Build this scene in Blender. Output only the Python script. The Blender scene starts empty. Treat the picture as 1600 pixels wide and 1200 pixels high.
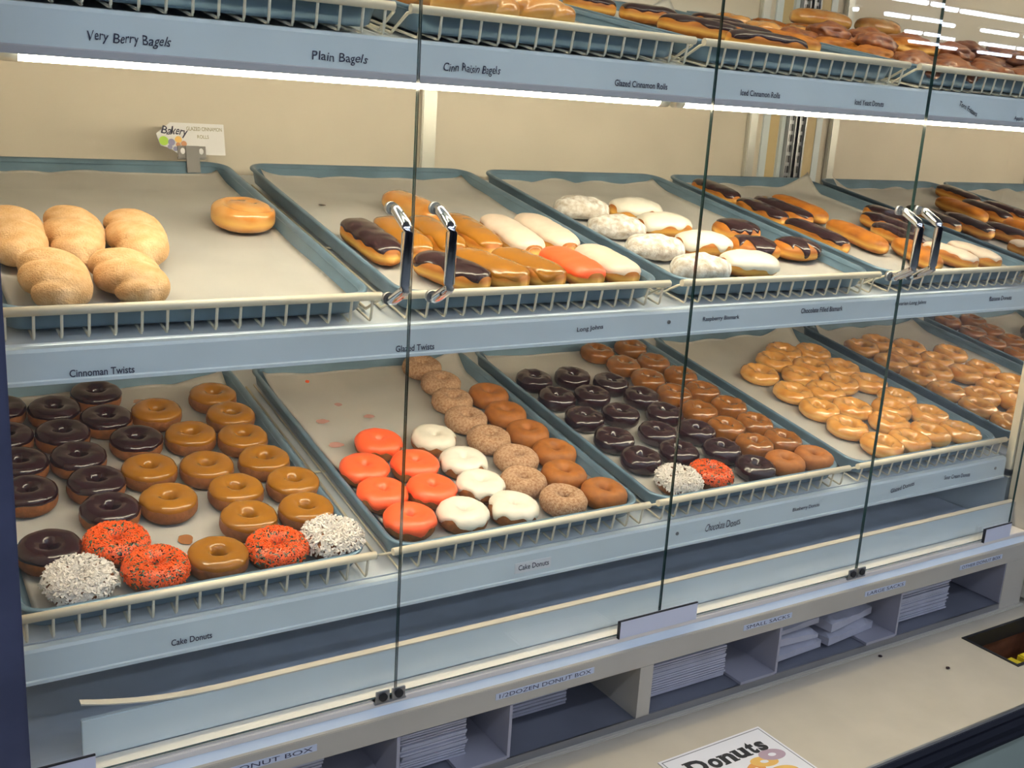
import bpy, bmesh, math, random
from mathutils import Vector, Matrix, noise
random.seed(7)
sc = bpy.context.scene
col = sc.collection

# ---------------------------------------------------------------- camera
CAMP = Vector((-0.12707, -1.17714, 0.79528))
RX = Vector((0.84741477, -0.52739867, 0.06114611))
UP = Vector((0.08317059, 0.24561028, 0.9657941))
FW = Vector((0.52437664, 0.81334263, -0.25199784))
cd = bpy.data.cameras.new('camera'); cam = bpy.data.objects.new('camera', cd); col.objects.link(cam)
cd.sensor_width = 36; cd.sensor_fit = 'HORIZONTAL'; cd.lens = 36 * 1653.6 / 1600; cd.clip_start = .01; cd.clip_end = 100
m = Matrix.Identity(4)
for i in range(3):
    m[i][0] = RX[i]; m[i][1] = UP[i]; m[i][2] = -FW[i]; m[i][3] = CAMP[i]
cam.matrix_world = m
sc.camera = cam

# ---------------------------------------------------------------- world, exposure, light levels
w = bpy.data.worlds.new('world'); sc.world = w; w.use_nodes = True
bg = w.node_tree.nodes['Background']; bg.inputs[0].default_value = (.75, .85, 1, 1); bg.inputs[1].default_value = .25
sc.view_settings.view_transform = 'Standard'; sc.view_settings.look = 'None'
sc.view_settings.exposure = 0.0; sc.view_settings.gamma = 1; sc.view_settings.use_curve_mapping = False
CEIL_E = 21.0      # strength of the store's ceiling strips
TUBE_E = 56.0      # strength of the tube under the top shelf
LOW_FILL_E = 38.0       # strength of the unseen fill tubes added under the middle shelf
TOP_E = 40.0
CEIL_C = (.74, .82, 1, 1)
TUBE_C = (1, .84, .60, 1)

# ---------------------------------------------------------------- materials
MATS = {}
def mat(name, c, rough=.5, metal=0., coat=0., var=0., vs=60., bump=0., bs=200., spec=.5, c2=None, sheen=0., sub=0., band=None):
    if name in MATS: return MATS[name]
    M = bpy.data.materials.new(name); M.use_nodes = True; MATS[name] = M
    nt = M.node_tree; b = nt.nodes['Principled BSDF']
    b.inputs['Base Color'].default_value = (*c, 1); b.inputs['Roughness'].default_value = rough
    b.inputs['Metallic'].default_value = metal; b.inputs['Coat Weight'].default_value = coat
    b.inputs['Coat Roughness'].default_value = .12
    b.inputs['Specular IOR Level'].default_value = spec
    b.inputs['Sheen Weight'].default_value = sheen
    if sub:
        b.inputs['Subsurface Weight'].default_value = sub; b.inputs['Subsurface Radius'].default_value = (.01, .006, .003)
    if var or bump or c2:
        tc = nt.nodes.new('ShaderNodeTexCoord')
        n = nt.nodes.new('ShaderNodeTexNoise'); n.inputs['Scale'].default_value = vs; n.inputs['Detail'].default_value = 5
        nt.links.new(tc.outputs['Object'], n.inputs['Vector'])
        mx = nt.nodes.new('ShaderNodeValToRGB')
        a = c2 if c2 else tuple(max(0, x * (1 - var)) for x in c)
        hi = c if c2 else tuple(min(1, x * (1 + var)) for x in c)
        mx.color_ramp.elements[0].position = .35; mx.color_ramp.elements[0].color = (*a, 1)
        mx.color_ramp.elements[1].position = .65; mx.color_ramp.elements[1].color = (*hi, 1)
        nt.links.new(n.outputs['Fac'], mx.inputs['Fac']); last = mx.outputs['Color']
        if band:   # the pale unfried belt round the side of a fried dough
            sx = nt.nodes.new('ShaderNodeSeparateXYZ'); nt.links.new(tc.outputs['Generated'], sx.inputs[0])
            r2 = nt.nodes.new('ShaderNodeValToRGB'); els = r2.color_ramp.elements
            els[0].position = .22; els[0].color = (0, 0, 0, 1); els[1].position = .42; els[1].color = (1, 1, 1, 1)
            e3 = els.new(.62); e3.color = (0, 0, 0, 1)
            ad = nt.nodes.new('ShaderNodeMath'); ad.operation = 'MULTIPLY_ADD'; ad.inputs[1].default_value = .22; nt.links.new(n.outputs['Fac'], ad.inputs[0]); nt.links.new(sx.outputs['Z'], ad.inputs[2])
            sb = nt.nodes.new('ShaderNodeMath'); sb.operation = 'SUBTRACT'; sb.inputs[1].default_value = .11; nt.links.new(ad.outputs[0], sb.inputs[0]); nt.links.new(sb.outputs[0], r2.inputs['Fac'])
            m2 = nt.nodes.new('ShaderNodeMix'); m2.data_type = 'RGBA'; nt.links.new(r2.outputs['Color'], m2.inputs[0]); nt.links.new(last, m2.inputs[6]); m2.inputs[7].default_value = (*band, 1); last = m2.outputs[2]
        nt.links.new(last, b.inputs['Base Color'])
        if bump:
            n2 = nt.nodes.new('ShaderNodeTexNoise'); n2.inputs['Scale'].default_value = bs; n2.inputs['Detail'].default_value = 4
            nt.links.new(tc.outputs['Object'], n2.inputs['Vector'])
            bp = nt.nodes.new('ShaderNodeBump'); bp.inputs['Strength'].default_value = bump; bp.inputs['Distance'].default_value = .002
            nt.links.new(n2.outputs['Fac'], bp.inputs['Height']); nt.links.new(bp.outputs['Normal'], b.inputs['Normal'])
    return M
def emit(name, c, s):
    M = bpy.data.materials.new(name); M.use_nodes = True; nt = M.node_tree; nt.nodes.clear()
    e = nt.nodes.new('ShaderNodeEmission'); e.inputs[0].default_value = c; e.inputs[1].default_value = s
    o = nt.nodes.new('ShaderNodeOutputMaterial'); nt.links.new(e.outputs[0], o.inputs[0]); return M
def glass_mat():
    M = bpy.data.materials.new('door_glass'); M.use_nodes = True; nt = M.node_tree; nt.nodes.clear()
    t = nt.nodes.new('ShaderNodeBsdfTransparent'); t.inputs[0].default_value = (.965, .985, .975, 1)
    g = nt.nodes.new('ShaderNodeBsdfGlossy'); g.inputs['Roughness'].default_value = 0.0; g.inputs[0].default_value = (1, 1, 1, 1)
    f = nt.nodes.new('ShaderNodeFresnel'); ge = nt.nodes.new('ShaderNodeNewGeometry')
    mr = nt.nodes.new('ShaderNodeMapRange'); mr.inputs['To Min'].default_value = 1.45; mr.inputs['To Max'].default_value = 1 / 1.45   # same reflectance on both faces of the pane
    nt.links.new(ge.outputs['Backfacing'], mr.inputs['Value']); nt.links.new(mr.outputs[0], f.inputs[0])
    x = nt.nodes.new('ShaderNodeMixShader'); o = nt.nodes.new('ShaderNodeOutputMaterial')
    nt.links.new(f.outputs[0], x.inputs[0]); nt.links.new(t.outputs[0], x.inputs[1]); nt.links.new(g.outputs[0], x.inputs[2])
    nt.links.new(x.outputs[0], o.inputs[0]); return M
GLASS = glass_mat()
GEDGE = mat('glass_edge', (.008, .035, .035), .15, coat=.5)
FASC = mat('white_laminate', (.71, .79, .84), .35, var=.03, vs=8)
DECK = mat('shelf_laminate', (.72, .76, .80), .4, var=.03, vs=10)
BEIGE = mat('beige_laminate', (.67, .605, .51), .5, var=.04, vs=6)
CNT = mat('counter_laminate', (.56, .50, .395), .45, var=.04, vs=12)
CNT2 = mat('cream_laminate', (.50, .465, .39), .5, var=.04, vs=9)
POST = mat('aluminium_post', (.62, .62, .58), .35, metal=.5)
DARKP = mat('dark_painted_frame', (.07, .078, .14), .35, var=.15, vs=10)
SLATE = mat('slate_laminate', (.62, .68, .80), .4, var=.08, vs=10)
PAN = mat('blue_grey_sheet_pan', (.135, .215, .29), .36, metal=.35, var=.12, vs=18)
RACK = mat('cream_coated_wire', (.80, .72, .56), .35)
PAPER = mat('parchment', (.86, .82, .76), .6, var=.05, vs=9, bump=.25, bs=30)
CHROME = mat('chrome', (.75, .77, .80), .08, metal=1.)
STEEL = mat('brushed_steel', (.35, .36, .38), .35, metal=.9)
BLACK = mat('black_plastic', (.012, .013, .018), .45)
NAVY = mat('navy_rubber', (.006, .008, .018), .6, spec=.2)
INK = mat('black_ink', (.03, .03, .07), .6)
WHITEP = mat('white_card', (.80, .80, .84), .5)
MIRR = mat('mirror', (.86, .85, .87), .012, metal=1.)
FLATB = mat('white_board_box', (.43, .44, .51), .55, var=.05, vs=30)
GREEN_CAB = mat('grey_green_panel', (.30, .36, .31), .5, var=.05, vs=6)
CHOC = mat('chocolate_icing', (.024, .007, .010), .16, coat=.15, bump=.10, bs=60, spec=.4)
CARA = mat('caramel_icing', (.31, .122, .010), .15, coat=.1, spec=.4, bump=.06, bs=60, var=.06, vs=30)
WICE = mat('white_icing', (.82, .76, .64), .35, coat=.15, bump=.2, bs=110, var=.04)
PICE = mat('cream_icing', (.72, .58, .46), .4, coat=.15, bump=.2, bs=90, var=.05)
OICE = mat('orange_icing', (1.0, .125, .032), .38, coat=.12, bump=.2, bs=110)
CAKE = mat('golden_cake', (.25, .09, .02), .7, var=.25, vs=120, bump=.3, bs=300)
CAKEB = mat('brown_cake', (.21, .068, .014), .7, var=.2, vs=120, bump=.3, bs=300)
SUGAR = mat('cinnamon_sugar', (.56, .36, .22), .9, c2=(.34, .17, .085), vs=260, bump=.9, bs=700, spec=.2)
TWIST = mat('sugared_twist', (.78, .52, .29), .85, c2=(.62, .35, .15), vs=45, bump=1.0, bs=420, spec=.2)
DEVIL = mat('chocolate_glazed_cake', (.024, .008, .011), .15, coat=.25, bump=.3, bs=90)
BROWN = mat('brown_glazed_cake', (.23, .080, .015), .16, coat=.25, bump=.3, bs=90, var=.2, vs=60)
GLAZED = mat('glazed_yeast', (.56, .22, .032), .18, coat=.5, bump=.35, bs=70, c2=(.68, .34, .09), vs=38, band=(.74, .42, .12))
YEAST = mat('golden_yeast_dough', (.46, .16, .016), .45, spec=.3, c2=(.28, .08, .010), band=(.72, .40, .09), vs=35, bump=.15, bs=120)
ROLL = mat('glazed_roll', (.50, .18, .022), .22, coat=.5, c2=(.62, .32, .10), vs=25, bump=.1, bs=60, band=(.70, .38, .09))
POWD = mat('powdered_sugar', (.90, .87, .82), .9, c2=(.50, .42, .33), vs=75, bump=.8, bs=300, spec=.1)
BRK = mat('crusty_fritter', (.15, .04, .022), .4, c2=(.34, .11, .025), vs=50, bump=.6, bs=120, coat=.3)
OSPR = mat('orange_sprinkle', (.80, .10, .008), .4, coat=.2)
KSPR = mat('dark_green_sprinkle', (.045, .12, .075), .4, coat=.2)
COCO = mat('coconut_shred', (.78, .72, .66), .7)
DRIP = mat('dried_glaze', (.30, .12, .04), .3, coat=.3)
PINK = mat('pink_smear', (.52, .28, .24), .6)

# ---------------------------------------------------------------- object helpers
def obj(name, bm, ms, parent=None, smooth=False):
    me = bpy.data.meshes.new(name); bm.to_mesh(me); bm.free()
    for mm in (ms if isinstance(ms, (list, tuple)) else [ms]): me.materials.append(mm)
    if smooth:
        for p in me.polygons: p.use_smooth = True
    o = bpy.data.objects.new(name, me); col.objects.link(o)
    if parent: o.parent = parent
    return o
def mobj(name, me, parent=None):
    o = bpy.data.objects.new(name, me); col.objects.link(o)
    if parent: o.parent = parent
    return o
def tag(o, label=None, cat=None, group=None, kind=None):
    if label: o['label'] = label
    if cat: o['category'] = cat
    if group: o['group'] = group
    if kind: o['kind'] = kind
    return o
def thing(name, label, cat, group=None, loc=(0, 0, 0), mw=None):
    o = bpy.data.objects.new(name, None); col.objects.link(o); o.empty_display_size = .02
    o.location = loc
    if mw is not None: o.matrix_world = mw
    return tag(o, label, cat, group)
def box(bm, x0, x1, y0, y1, z0, z1, mi=0, M=None):
    vs = [bm.verts.new(Vector((x, y, z)) if M is None else M @ Vector((x, y, z))) for z in (z0, z1) for y in (y0, y1) for x in (x0, x1)]
    for f in ((0, 2, 3, 1), (4, 5, 7, 6), (0, 1, 5, 4), (2, 6, 7, 3), (0, 4, 6, 2), (1, 3, 7, 5)):
        bm.faces.new([vs[i] for i in f]).material_index = mi
    return vs
def bbox(name, x0, x1, y0, y1, z0, z1, m_, parent=None, bev=0.):
    bm = bmesh.new(); box(bm, x0, x1, y0, y1, z0, z1)
    if bev: bmesh.ops.bevel(bm, geom=bm.edges[:], offset=bev, segments=2, affect='EDGES')
    return obj(name, bm, m_, parent)
def tube(bm, pts, r, n=8, cap=True, mi=0):
    pts = [Vector(p) for p in pts]; rings = []
    ref = Vector((0, 0, 1))
    for i, p in enumerate(pts):
        t = (pts[min(i + 1, len(pts) - 1)] - pts[max(i - 1, 0)]).normalized()
        a = t.cross(ref)
        if a.length < .2: a = t.cross(Vector((1, 0, 0)))
        a.normalize(); b = t.cross(a)
        rr = r[i] if isinstance(r, (list, tuple)) else r
        rings.append([bm.verts.new(p + a * rr * math.cos(2 * math.pi * k / n) + b * rr * math.sin(2 * math.pi * k / n)) for k in range(n)])
    for a, b in zip(rings, rings[1:]):
        for k in range(n):
            f = bm.faces.new((a[k], a[(k + 1) % n], b[(k + 1) % n], b[k])); f.material_index = mi; f.smooth = True
    if cap:
        bm.faces.new(rings[0][::-1]).material_index = mi; bm.faces.new(rings[-1]).material_index = mi
def prism(bm, prof, x0, x1, mi=0):
    """profile of (y, z) points swept along x"""
    a = [bm.verts.new((x0, y, z)) for y, z in prof]; b = [bm.verts.new((x1, y, z)) for y, z in prof]
    n = len(prof)
    for k in range(n): bm.faces.new((a[k], a[(k + 1) % n], b[(k + 1) % n], b[k])).material_index = mi
    bm.faces.new(a[::-1]).material_index = mi; bm.faces.new(b).material_index = mi
    bmesh.ops.recalc_face_normals(bm, faces=bm.faces[:])

def text_mesh(s, width, height, jitter=0., shear=0., bold=0., depth=.0003):
    """flat lettering centred on the origin in the XZ plane, facing -y, as one mesh"""
    cu = bpy.data.curves.new('lettering', 'FONT'); cu.body = s; cu.size = 1; cu.align_x = 'CENTER'; cu.align_y = 'CENTER'
    cu.shear = shear; cu.offset = bold; cu.resolution_u = 3
    o = bpy.data.objects.new('lettering', cu); col.objects.link(o)
    dg = bpy.context.evaluated_depsgraph_get(); me = bpy.data.meshes.new_from_object(o.evaluated_get(dg))
    bpy.data.objects.remove(o); bpy.data.curves.remove(cu)
    xs = [v.co.x for v in me.vertices]; ys = [v.co.y for v in me.vertices]
    cx, cy = (min(xs) + max(xs)) / 2, (min(ys) + max(ys)) / 2; kx = width / (max(xs) - min(xs)); ky = height / (max(ys) - min(ys))
    rr = random.random() * 50
    for v in me.vertices:
        x = (v.co.x - cx) * kx; y = (v.co.y - cy) * ky
        if jitter:
            y += height * jitter * noise.noise(Vector((x / height * .8 + rr, 0, 0))); x += height * jitter * noise.noise(Vector((x / height * .9, y / height * 1.5, rr)))
        v.co = (x, -depth, y)
    return me

# ---------------------------------------------------------------- shelf frames: u along x, v up the slope, w off the slope
SH = {'low': (.07, .181, .177), 'mid': (.07, .5476, .186), 'top': (.07, .907, .18)}
SHN = {'low': 'lower', 'mid': 'middle', 'top': 'top'}
def frame(s, u=0, v=0, wv=0, rot=0):
    yf, zf, th = SH[s]
    return Matrix.Translation((0, yf, zf)) @ Matrix.Rotation(th, 4, 'X') @ Matrix.Translation((u, v, wv)) @ Matrix.Rotation(rot, 4, 'Z')
ORD = ['', 'second', 'third', 'fourth', 'fifth', 'sixth', 'seventh', 'eighth', 'ninth', 'tenth', 'eleventh', 'twelfth', 'thirteenth', 'fourteenth', 'fifteenth', 'sixteenth', 'seventeenth', 'eighteenth', 'nineteenth', 'twentieth', 'twenty-first', 'twenty-second', 'twenty-third', 'twenty-fourth']
TRAYN = ['leftmost', 'second', 'third', 'rightmost']
XM = 1.945
DON = {
 'b1': (0.041, [('dark', 0.2131, 0.5809), ('dark', 0.1401, 0.535), ('dark', 0.2101, 0.487), ('dark', 0.1377, 0.4495), ('dark', 0.2379, 0.4036), ('dark', 0.0612, 0.5554), ('dark', 0.0569, 0.4582), ('dark', 0.1454, 0.3687), ('dark', 0.0639, 0.37), ('dark', 0.155, 0.2883), ('dark', 0.0623, 0.2836), ('dark', 0.157, 0.2078), ('dark', 0.0664, 0.1332), ('caramel', 0.3978, 0.5358), ('caramel', 0.2914, 0.4936), ('caramel', 0.4044, 0.4546), ('caramel', 0.3213, 0.3988), ('caramel', 0.3988, 0.3733), ('caramel', 0.2343, 0.3072), ('caramel', 0.317, 0.2938), ('caramel', 0.407, 0.2926), ('caramel', 0.2383, 0.2127), ('caramel', 0.3376, 0.2152), ('caramel', 0.426, 0.2142), ('caramel', 0.4168, 0.1345), ('caramel', 0.3308, 0.1345), ('caramel', 0.263, 0.055), ('orange_sprinkle', 0.1475, 0.1277), ('orange_sprinkle', 0.1817, 0.055), ('orange_sprinkle', 0.3446, 0.055), ('coconut', 0.0884, 0.055), ('coconut', 0.426, 0.055)]),
 'b2': (0.04, [('sugar', 0.835, 0.5904), ('sugar', 0.8369, 0.5109), ('sugar', 0.821, 0.4332), ('sugar', 0.8083, 0.3552), ('sugar', 0.8117, 0.2763), ('sugar', 0.8215, 0.1981), ('sugar', 0.7914, 0.1252), ('sugar', 0.8244, 0.054), ('plain', 0.9038, 0.4388), ('plain', 0.8953, 0.3586), ('plain', 0.8947, 0.279), ('plain', 0.9016, 0.1999), ('plain', 0.8734, 0.1259), ('plain', 0.9058, 0.054), ('white', 0.712, 0.2978), ('white', 0.7238, 0.2102), ('white', 0.7125, 0.1317), ('white', 0.6415, 0.06), ('white', 0.7285, 0.054), ('orange', 0.6111, 0.306), ('orange', 0.5517, 0.229), ('orange', 0.6382, 0.2208), ('orange', 0.547, 0.1496), ('orange', 0.628, 0.1398), ('orange', 0.5551, 0.0685)]),
 'b3': (0.0385, [('dark', 1.039, 0.4872), ('dark', 1.1308, 0.4818), ('dark', 1.0393, 0.4009), ('dark', 1.1195, 0.3928), ('dark', 1.1985, 0.4368), ('dark', 1.2242, 0.3647), ('dark', 1.042, 0.308), ('dark', 1.1263, 0.3056), ('dark', 1.0467, 0.2179), ('dark', 1.1511, 0.219), ('dark', 1.0494, 0.1388), ('dark', 1.1409, 0.1427), ('dark', 1.223, 0.2881), ('dark', 1.2369, 0.2056), ('dark', 1.2343, 0.1274), ('dark', 1.2495, 0.0525), ('brown', 1.2713, 0.5902), ('brown', 1.3726, 0.6), ('brown', 1.2897, 0.516), ('brown', 1.3727, 0.5148), ('brown', 1.3006, 0.4402), ('brown', 1.3893, 0.4401), ('brown', 1.3085, 0.362), ('brown', 1.3859, 0.3617), ('brown', 1.3082, 0.281), ('brown', 1.3919, 0.2846), ('brown', 1.3133, 0.2047), ('brown', 1.3912, 0.2048), ('brown', 1.3188, 0.1285), ('brown', 1.3954, 0.1285), ('plain', 1.3261, 0.0525), ('plain', 1.4025, 0.0525), ('coconut', 1.0659, 0.0525), ('orange_sprinkle', 1.1439, 0.0558)]),
 'b4': (0.0445, [('glazed', 1.6029, 0.4133), ('glazed', 1.7021, 0.4681), ('glazed', 1.7749, 0.5106), ('glazed', 1.8565, 0.4928), ('glazed', 1.7012, 0.3827), ('glazed', 1.7765, 0.4211), ('glazed', 1.8565, 0.3981), ('glazed', 1.6076, 0.312), ('glazed', 1.6958, 0.2986), ('glazed', 1.7744, 0.3277), ('glazed', 1.8565, 0.3138), ('glazed', 1.6017, 0.2266), ('glazed', 1.6915, 0.2148), ('glazed', 1.8565, 0.2299), ('glazed', 1.5962, 0.1423), ('glazed', 1.7185, 0.1359), ('glazed', 1.785, 0.1862), ('glazed', 1.8565, 0.1428), ('glazed', 1.606, 0.0585), ('glazed', 1.6904, 0.0585), ('glazed', 1.7737, 0.0721), ('glazed', 1.8565, 0.0585)]),
}
DOOR3 = -.008

# ================================================================ SETTING
def struct(name, *a, **k):
    o = bbox(name, *a, **k); o['kind'] = 'structure'; return o
CEILM = mat('ceiling_tile', (.34, .34, .36), .8)
WALLM = mat('store_wall', (.08, .08, .10), .8)
FLOORM = mat('store_floor', (.26, .28, .27), .35, var=.06, vs=2)
struct('floor', -8, 26, -16, .9, -.86, -.80, FLOORM)
struct('ceiling', -8, 26, -16, .9, 2.34, 2.40, CEILM)
struct('wall_back', -8, 26, .9, 1.0, -.86, 2.4, WALLM)
struct('wall_front', -8, 26, -16.1, -16, -.86, 2.4, WALLM)
struct('wall_left', -8.1, -8, -16, .9, -.86, 2.4, WALLM)
struct('wall_right', 26, 26.1, -16, .9, -.86, 2.4, WALLM)

# ceiling strip lights (seen mirrored in the glass doors)
LAMP = emit('ceiling_lamp', CEIL_C, CEIL_E)
def ceiling_light(x0, x1, y, label, grp=None):
    t = thing('ceiling_light', label, 'ceiling light', grp, loc=((x0 + x1) / 2, y, 2.34))
    h = (x1 - x0) / 2
    bm = bmesh.new(); box(bm, -h - .02, h + .02, -.06, .06, -.025, 0); obj('housing', bm, WHITEP, t)
    bm = bmesh.new(); tube(bm, [(-h, 0, -.045), (h, 0, -.045)], .03, 10); obj('fluorescent_lamp', bm, LAMP, t)
rows = [(-7.68, [(9.3, 10.2), (10.25, 10.85), (10.95, 11.75), (11.85, 13.4)]), (-8.92, [(11.0, 11.06), (11.6, 12.05), (12.15, 13.4), (14.05, 14.25), (14.32, 14.9), (15.1, 16.2)]),
        (-10.3, [(13.7, 14.05), (14.15, 15.3), (16.0, 16.15), (16.22, 16.93), (17.05, 18)]), (-11.45, [(15.2, 16.1), (16.2, 16.95), (17.6, 17.75), (17.83, 18.57), (18.8, 19.8)])]
RN = ['nearest', 'second', 'third', 'farthest']
for k, (y, segs) in enumerate(rows):
    for j, (a, b) in enumerate(segs):
        ceiling_light(a, b, y, 'fluorescent ceiling strip reflected in the glass doors, %s row, %s strip from the left' % (['topmost', 'second', 'third', 'lowest'][k], (['first'] + ORD[1:])[j]), 'ceiling strips mirrored in the doors')
for y in (-1.9, -3.3, -5.0):
    for x in (-3.4, -.9, 1.6, 4.1, 6.6):
        ceiling_light(x - 1.1, x + 1.1, y, 'fluorescent ceiling strip above the aisle in front of the donut case', 'ceiling strips above the aisle')

# ================================================================ DISPLAY CASE BODY
case = thing('display_case', 'beige lined bakery display case with dark frame posts and a mirrored right end', 'display case')
bm = bmesh.new(); box(bm, -.10, XM + .03, .80, .83, -.16, 1.45); obj('back_panel', bm, BEIGE, case)
bbox('mirror_panel', XM, XM + .006, .068, .80, .115, 1.42, MIRR, case)['label'] = 'mirror lining the right end of the case'
bbox('mirror_trim', XM - .004, XM + .012, .052, .068, .100, 1.42, RACK, case)
bbox('mirror_trim', XM - .004, XM + .012, .052, .80, .098, .115, RACK, case)
bbox('side_panel', XM + .006, XM + .03, .06, .80, -.16, 1.45, FASC, case)
bbox('side_panel', -.10, -.03, .03, .80, -.16, 1.45, BEIGE, case)
for x0, x1, d, mm in ((.885, .918, .012, POST), (1.785, 1.813, .014, POST)):
    bbox('wall_post', x0, x1, .80 - d, .80, -.1, 1.42, mm, case, bev=.002)
bbox('wall_strip', 1.862, 1.895, .797, .80, -.1, 1.42, mat('yellowed_panel', (.62, .48, .26), .5), case)
bbox('corner_trim', 1.840, 1.862, .795, .80, -.1, 1.42, FASC, case)
bbox('corner_trim', 1.900, 1.913, .792, .80, -.1, 1.42, FASC, case)
# slotted shelf standard in the back right corner
bm = bmesh.new(); box(bm, 1.914, 1.918, .780, .80, -.1, 1.42); box(bm, 1.936, 1.940, .780, .80, -.1, 1.42)
box(bm, 1.918, 1.936, .786, .790, -.1, 1.42); st = obj('slotted_standard', bm, STEEL, case)
bm = bmesh.new(); z = -.05
while z < 1.40:
    box(bm, 1.921, 1.925, .7845, .7865, z, z + .017); box(bm, 1.930, 1.934, .7845, .7865, z, z + .017); z += .026
obj('slots', bm, BLACK, st)
# frame posts
bbox('frame_post', -.10, .003, -.03, .03, -.20, 1.45, DARKP, case, bev=.003)['label'] = 'dark blue painted post'
bbox('frame_post', 1.9455, 1.972, -.028, .05, -.15, 1.45, CNT2, case, bev=.002)['label'] = 'cream post'
bbox('frame_post', 1.972, 2.02, -.05, .06, -.15, 1.45, DARKP, case, bev=.002)
bbox('top_panel', -.10, XM + .03, .0, .83, 1.45, 1.47, FASC, case)
bbox('top_valance', -.10, XM + .03, -.03, .03, 1.30, 1.47, FASC, case)
# base deck and front ledge
bbox('base_deck', -.03, XM, .041, .80, -.03, -.006, SLATE, case)
bbox('base_riser', .068, XM, .032, .040, -.003, .050, FASC, case, bev=.001)
bm = bmesh.new(); box(bm, .068 + .16, XM, .030, .042, .050, .0522); obj('riser_edge_strip', bm, BEIGE, case)
# the edge strip is lifted and warped at its left end
bm = bmesh.new(); pv = None
for k in range(21):
    t = k / 20; x = .068 + .16 * t; z = .0510 + .022 * (1 - t) ** 2
    r = [bm.verts.new((x, y, z + dz)) for y, dz in ((.030, 0), (.042, 0), (.042, .0018), (.030, .0018))]
    if pv:
        for i in range(4): bm.faces.new((pv[i], pv[(i + 1) % 4], r[(i + 1) % 4], r[i]))
    else: bm.faces.new(r[::-1])
    pv = r
bm.faces.new(pv); bmesh.ops.recalc_face_normals(bm, faces=bm.faces[:]); obj('riser_edge_strip', bm, BEIGE, case)['label'] = 'warped lifted end of the edge strip'
bbox('door_track', .0, XM, -.006, .032, -.012, -.003, mat('cream_track', (.84, .78, .70), .4), case, bev=.001)
bm = bmesh.new(); prism(bm, [(.02, -.012), (-.006, -.012), (-.018, -.0275), (-.018, -.04), (.02, -.04)], 0, XM); obj('front_ledge', bm, FASC, case)

# ================================================================ STORAGE CUBBIES under the doors
stg = thing('storage_cubbies', 'cream fronted row of open cubbies holding flat boxes and sacks below glass doors', 'shelf')
YC = -.02; ZT = -.0215; ZB = -.058; ZF = -.150
bbox('front_board', -.10, 1.945, YC, YC + .018, ZB, ZT, CNT2, stg, bev=.001)
bbox('end_board', 1.872, 1.945, YC, YC + .018, ZF - .015, ZB, CNT2, stg)
CUB = mat('grey_cubby_laminate', (.16, .17, .21), .45, var=.06, vs=9)
bbox('floor_board', -.10, 1.945, YC + .002, .45, ZF - .012, ZF, CUB, stg)
bbox('floor_edge', -.10, 1.872, YC, YC + .003, ZF - .013, ZF + .001, STEEL, stg)
bbox('back_board', -.10, 1.945, .40, .41, ZF, -.04, CUB, stg)
bbox('roof_board', -.10, 1.945, YC + .018, .45, -.055, -.042, CUB, stg)
GREYD = mat('grey_divider', (.36, .36, .42), .4)
for x, foot in ((.205, 1), (.470, 1), (.655, 1), (1.215, 1), (1.540, 1), (1.872, 0)):
    d = bbox('divider', x - .0025, x + .0025, YC + .001, .36, ZF + .002, ZB - .001, GREYD, stg)
    if foot: bbox('divider_foot', x - .085, x - .0025, YC + .0005, .30, ZF + .0005, ZF + .006, GREYD, d)
bbox('divider', .898, .925, YC, .36, ZF, ZB, CNT2, stg)
for s, x, wd in (('DOZEN DONUT BOX', .250, .185), ('1/2DOZEN DONUT BOX', .714, .166), ('SMALL SACKS', 1.177, .104), ('LARGE SACKS', 1.484, .103), ('OTHER DONUT BOX', 1.778, .128)):
    l = bbox('embossed_label', x - wd / 2 - .006, x + wd / 2 + .006, YC - .0006, YC, -.0425, -.0325, mat('pale_label_tape', (.60, .66, .78), .4), stg)
    me = text_mesh(s, wd, .0066, bold=.0); me.materials.append(INK)
    t = mobj('label_lettering', me, l); t.location = (x, YC - .0007, -.0375)

# flat folded boxes and sacks in the cubbies
def flat_stack(name, cat, x0, x1, y0, y1, n, th, where, jit, taper=0.):
    hx, hy = (x1 - x0) / 2, (y1 - y0) / 2
    bm = bmesh.new(); box(bm, -hx, hx, -hy, hy, 0, th * .66)
    first = obj(name, bm, FLATB)
    for k in range(n):
        o = first if k == 0 else first.copy()
        if k: col.objects.link(o)
        o.location = ((x0 + x1) / 2 + random.uniform(-jit, jit), (y0 + y1) / 2 + random.uniform(-jit, jit) - taper * k, ZF + .0065 + k * th)
        o.rotation_euler = (0, 0, random.uniform(-jit, jit) * 1.2)
        kk = n - 1 - k
        tag(o, 'white folded box, %s in the stack %s' % ('topmost' if kk == 0 else '%s from the top' % ORD[kk], where), cat, 'folded boxes in the stack ' + where)
flat_stack('folded_box', 'box', .492, .600, .015, .26, 18, .0043, 'left of the half dozen label', .002)
flat_stack('folded_box', 'box', .663, .815, .06, .30, 11, .0062, 'under the half dozen label', .002)
flat_stack('folded_box', 'box', .930, 1.118, .012, .27, 18, .0044, 'under the small sacks label', .002)
flat_stack('folded_box', 'box', 1.546, 1.735, .012, .27, 18, .0042, 'in the rightmost cubby', .002)
flat_stack('folded_box', 'box', .225, .375, .02, .27, 14, .0048, 'in the leftmost cubby', .002)
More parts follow.
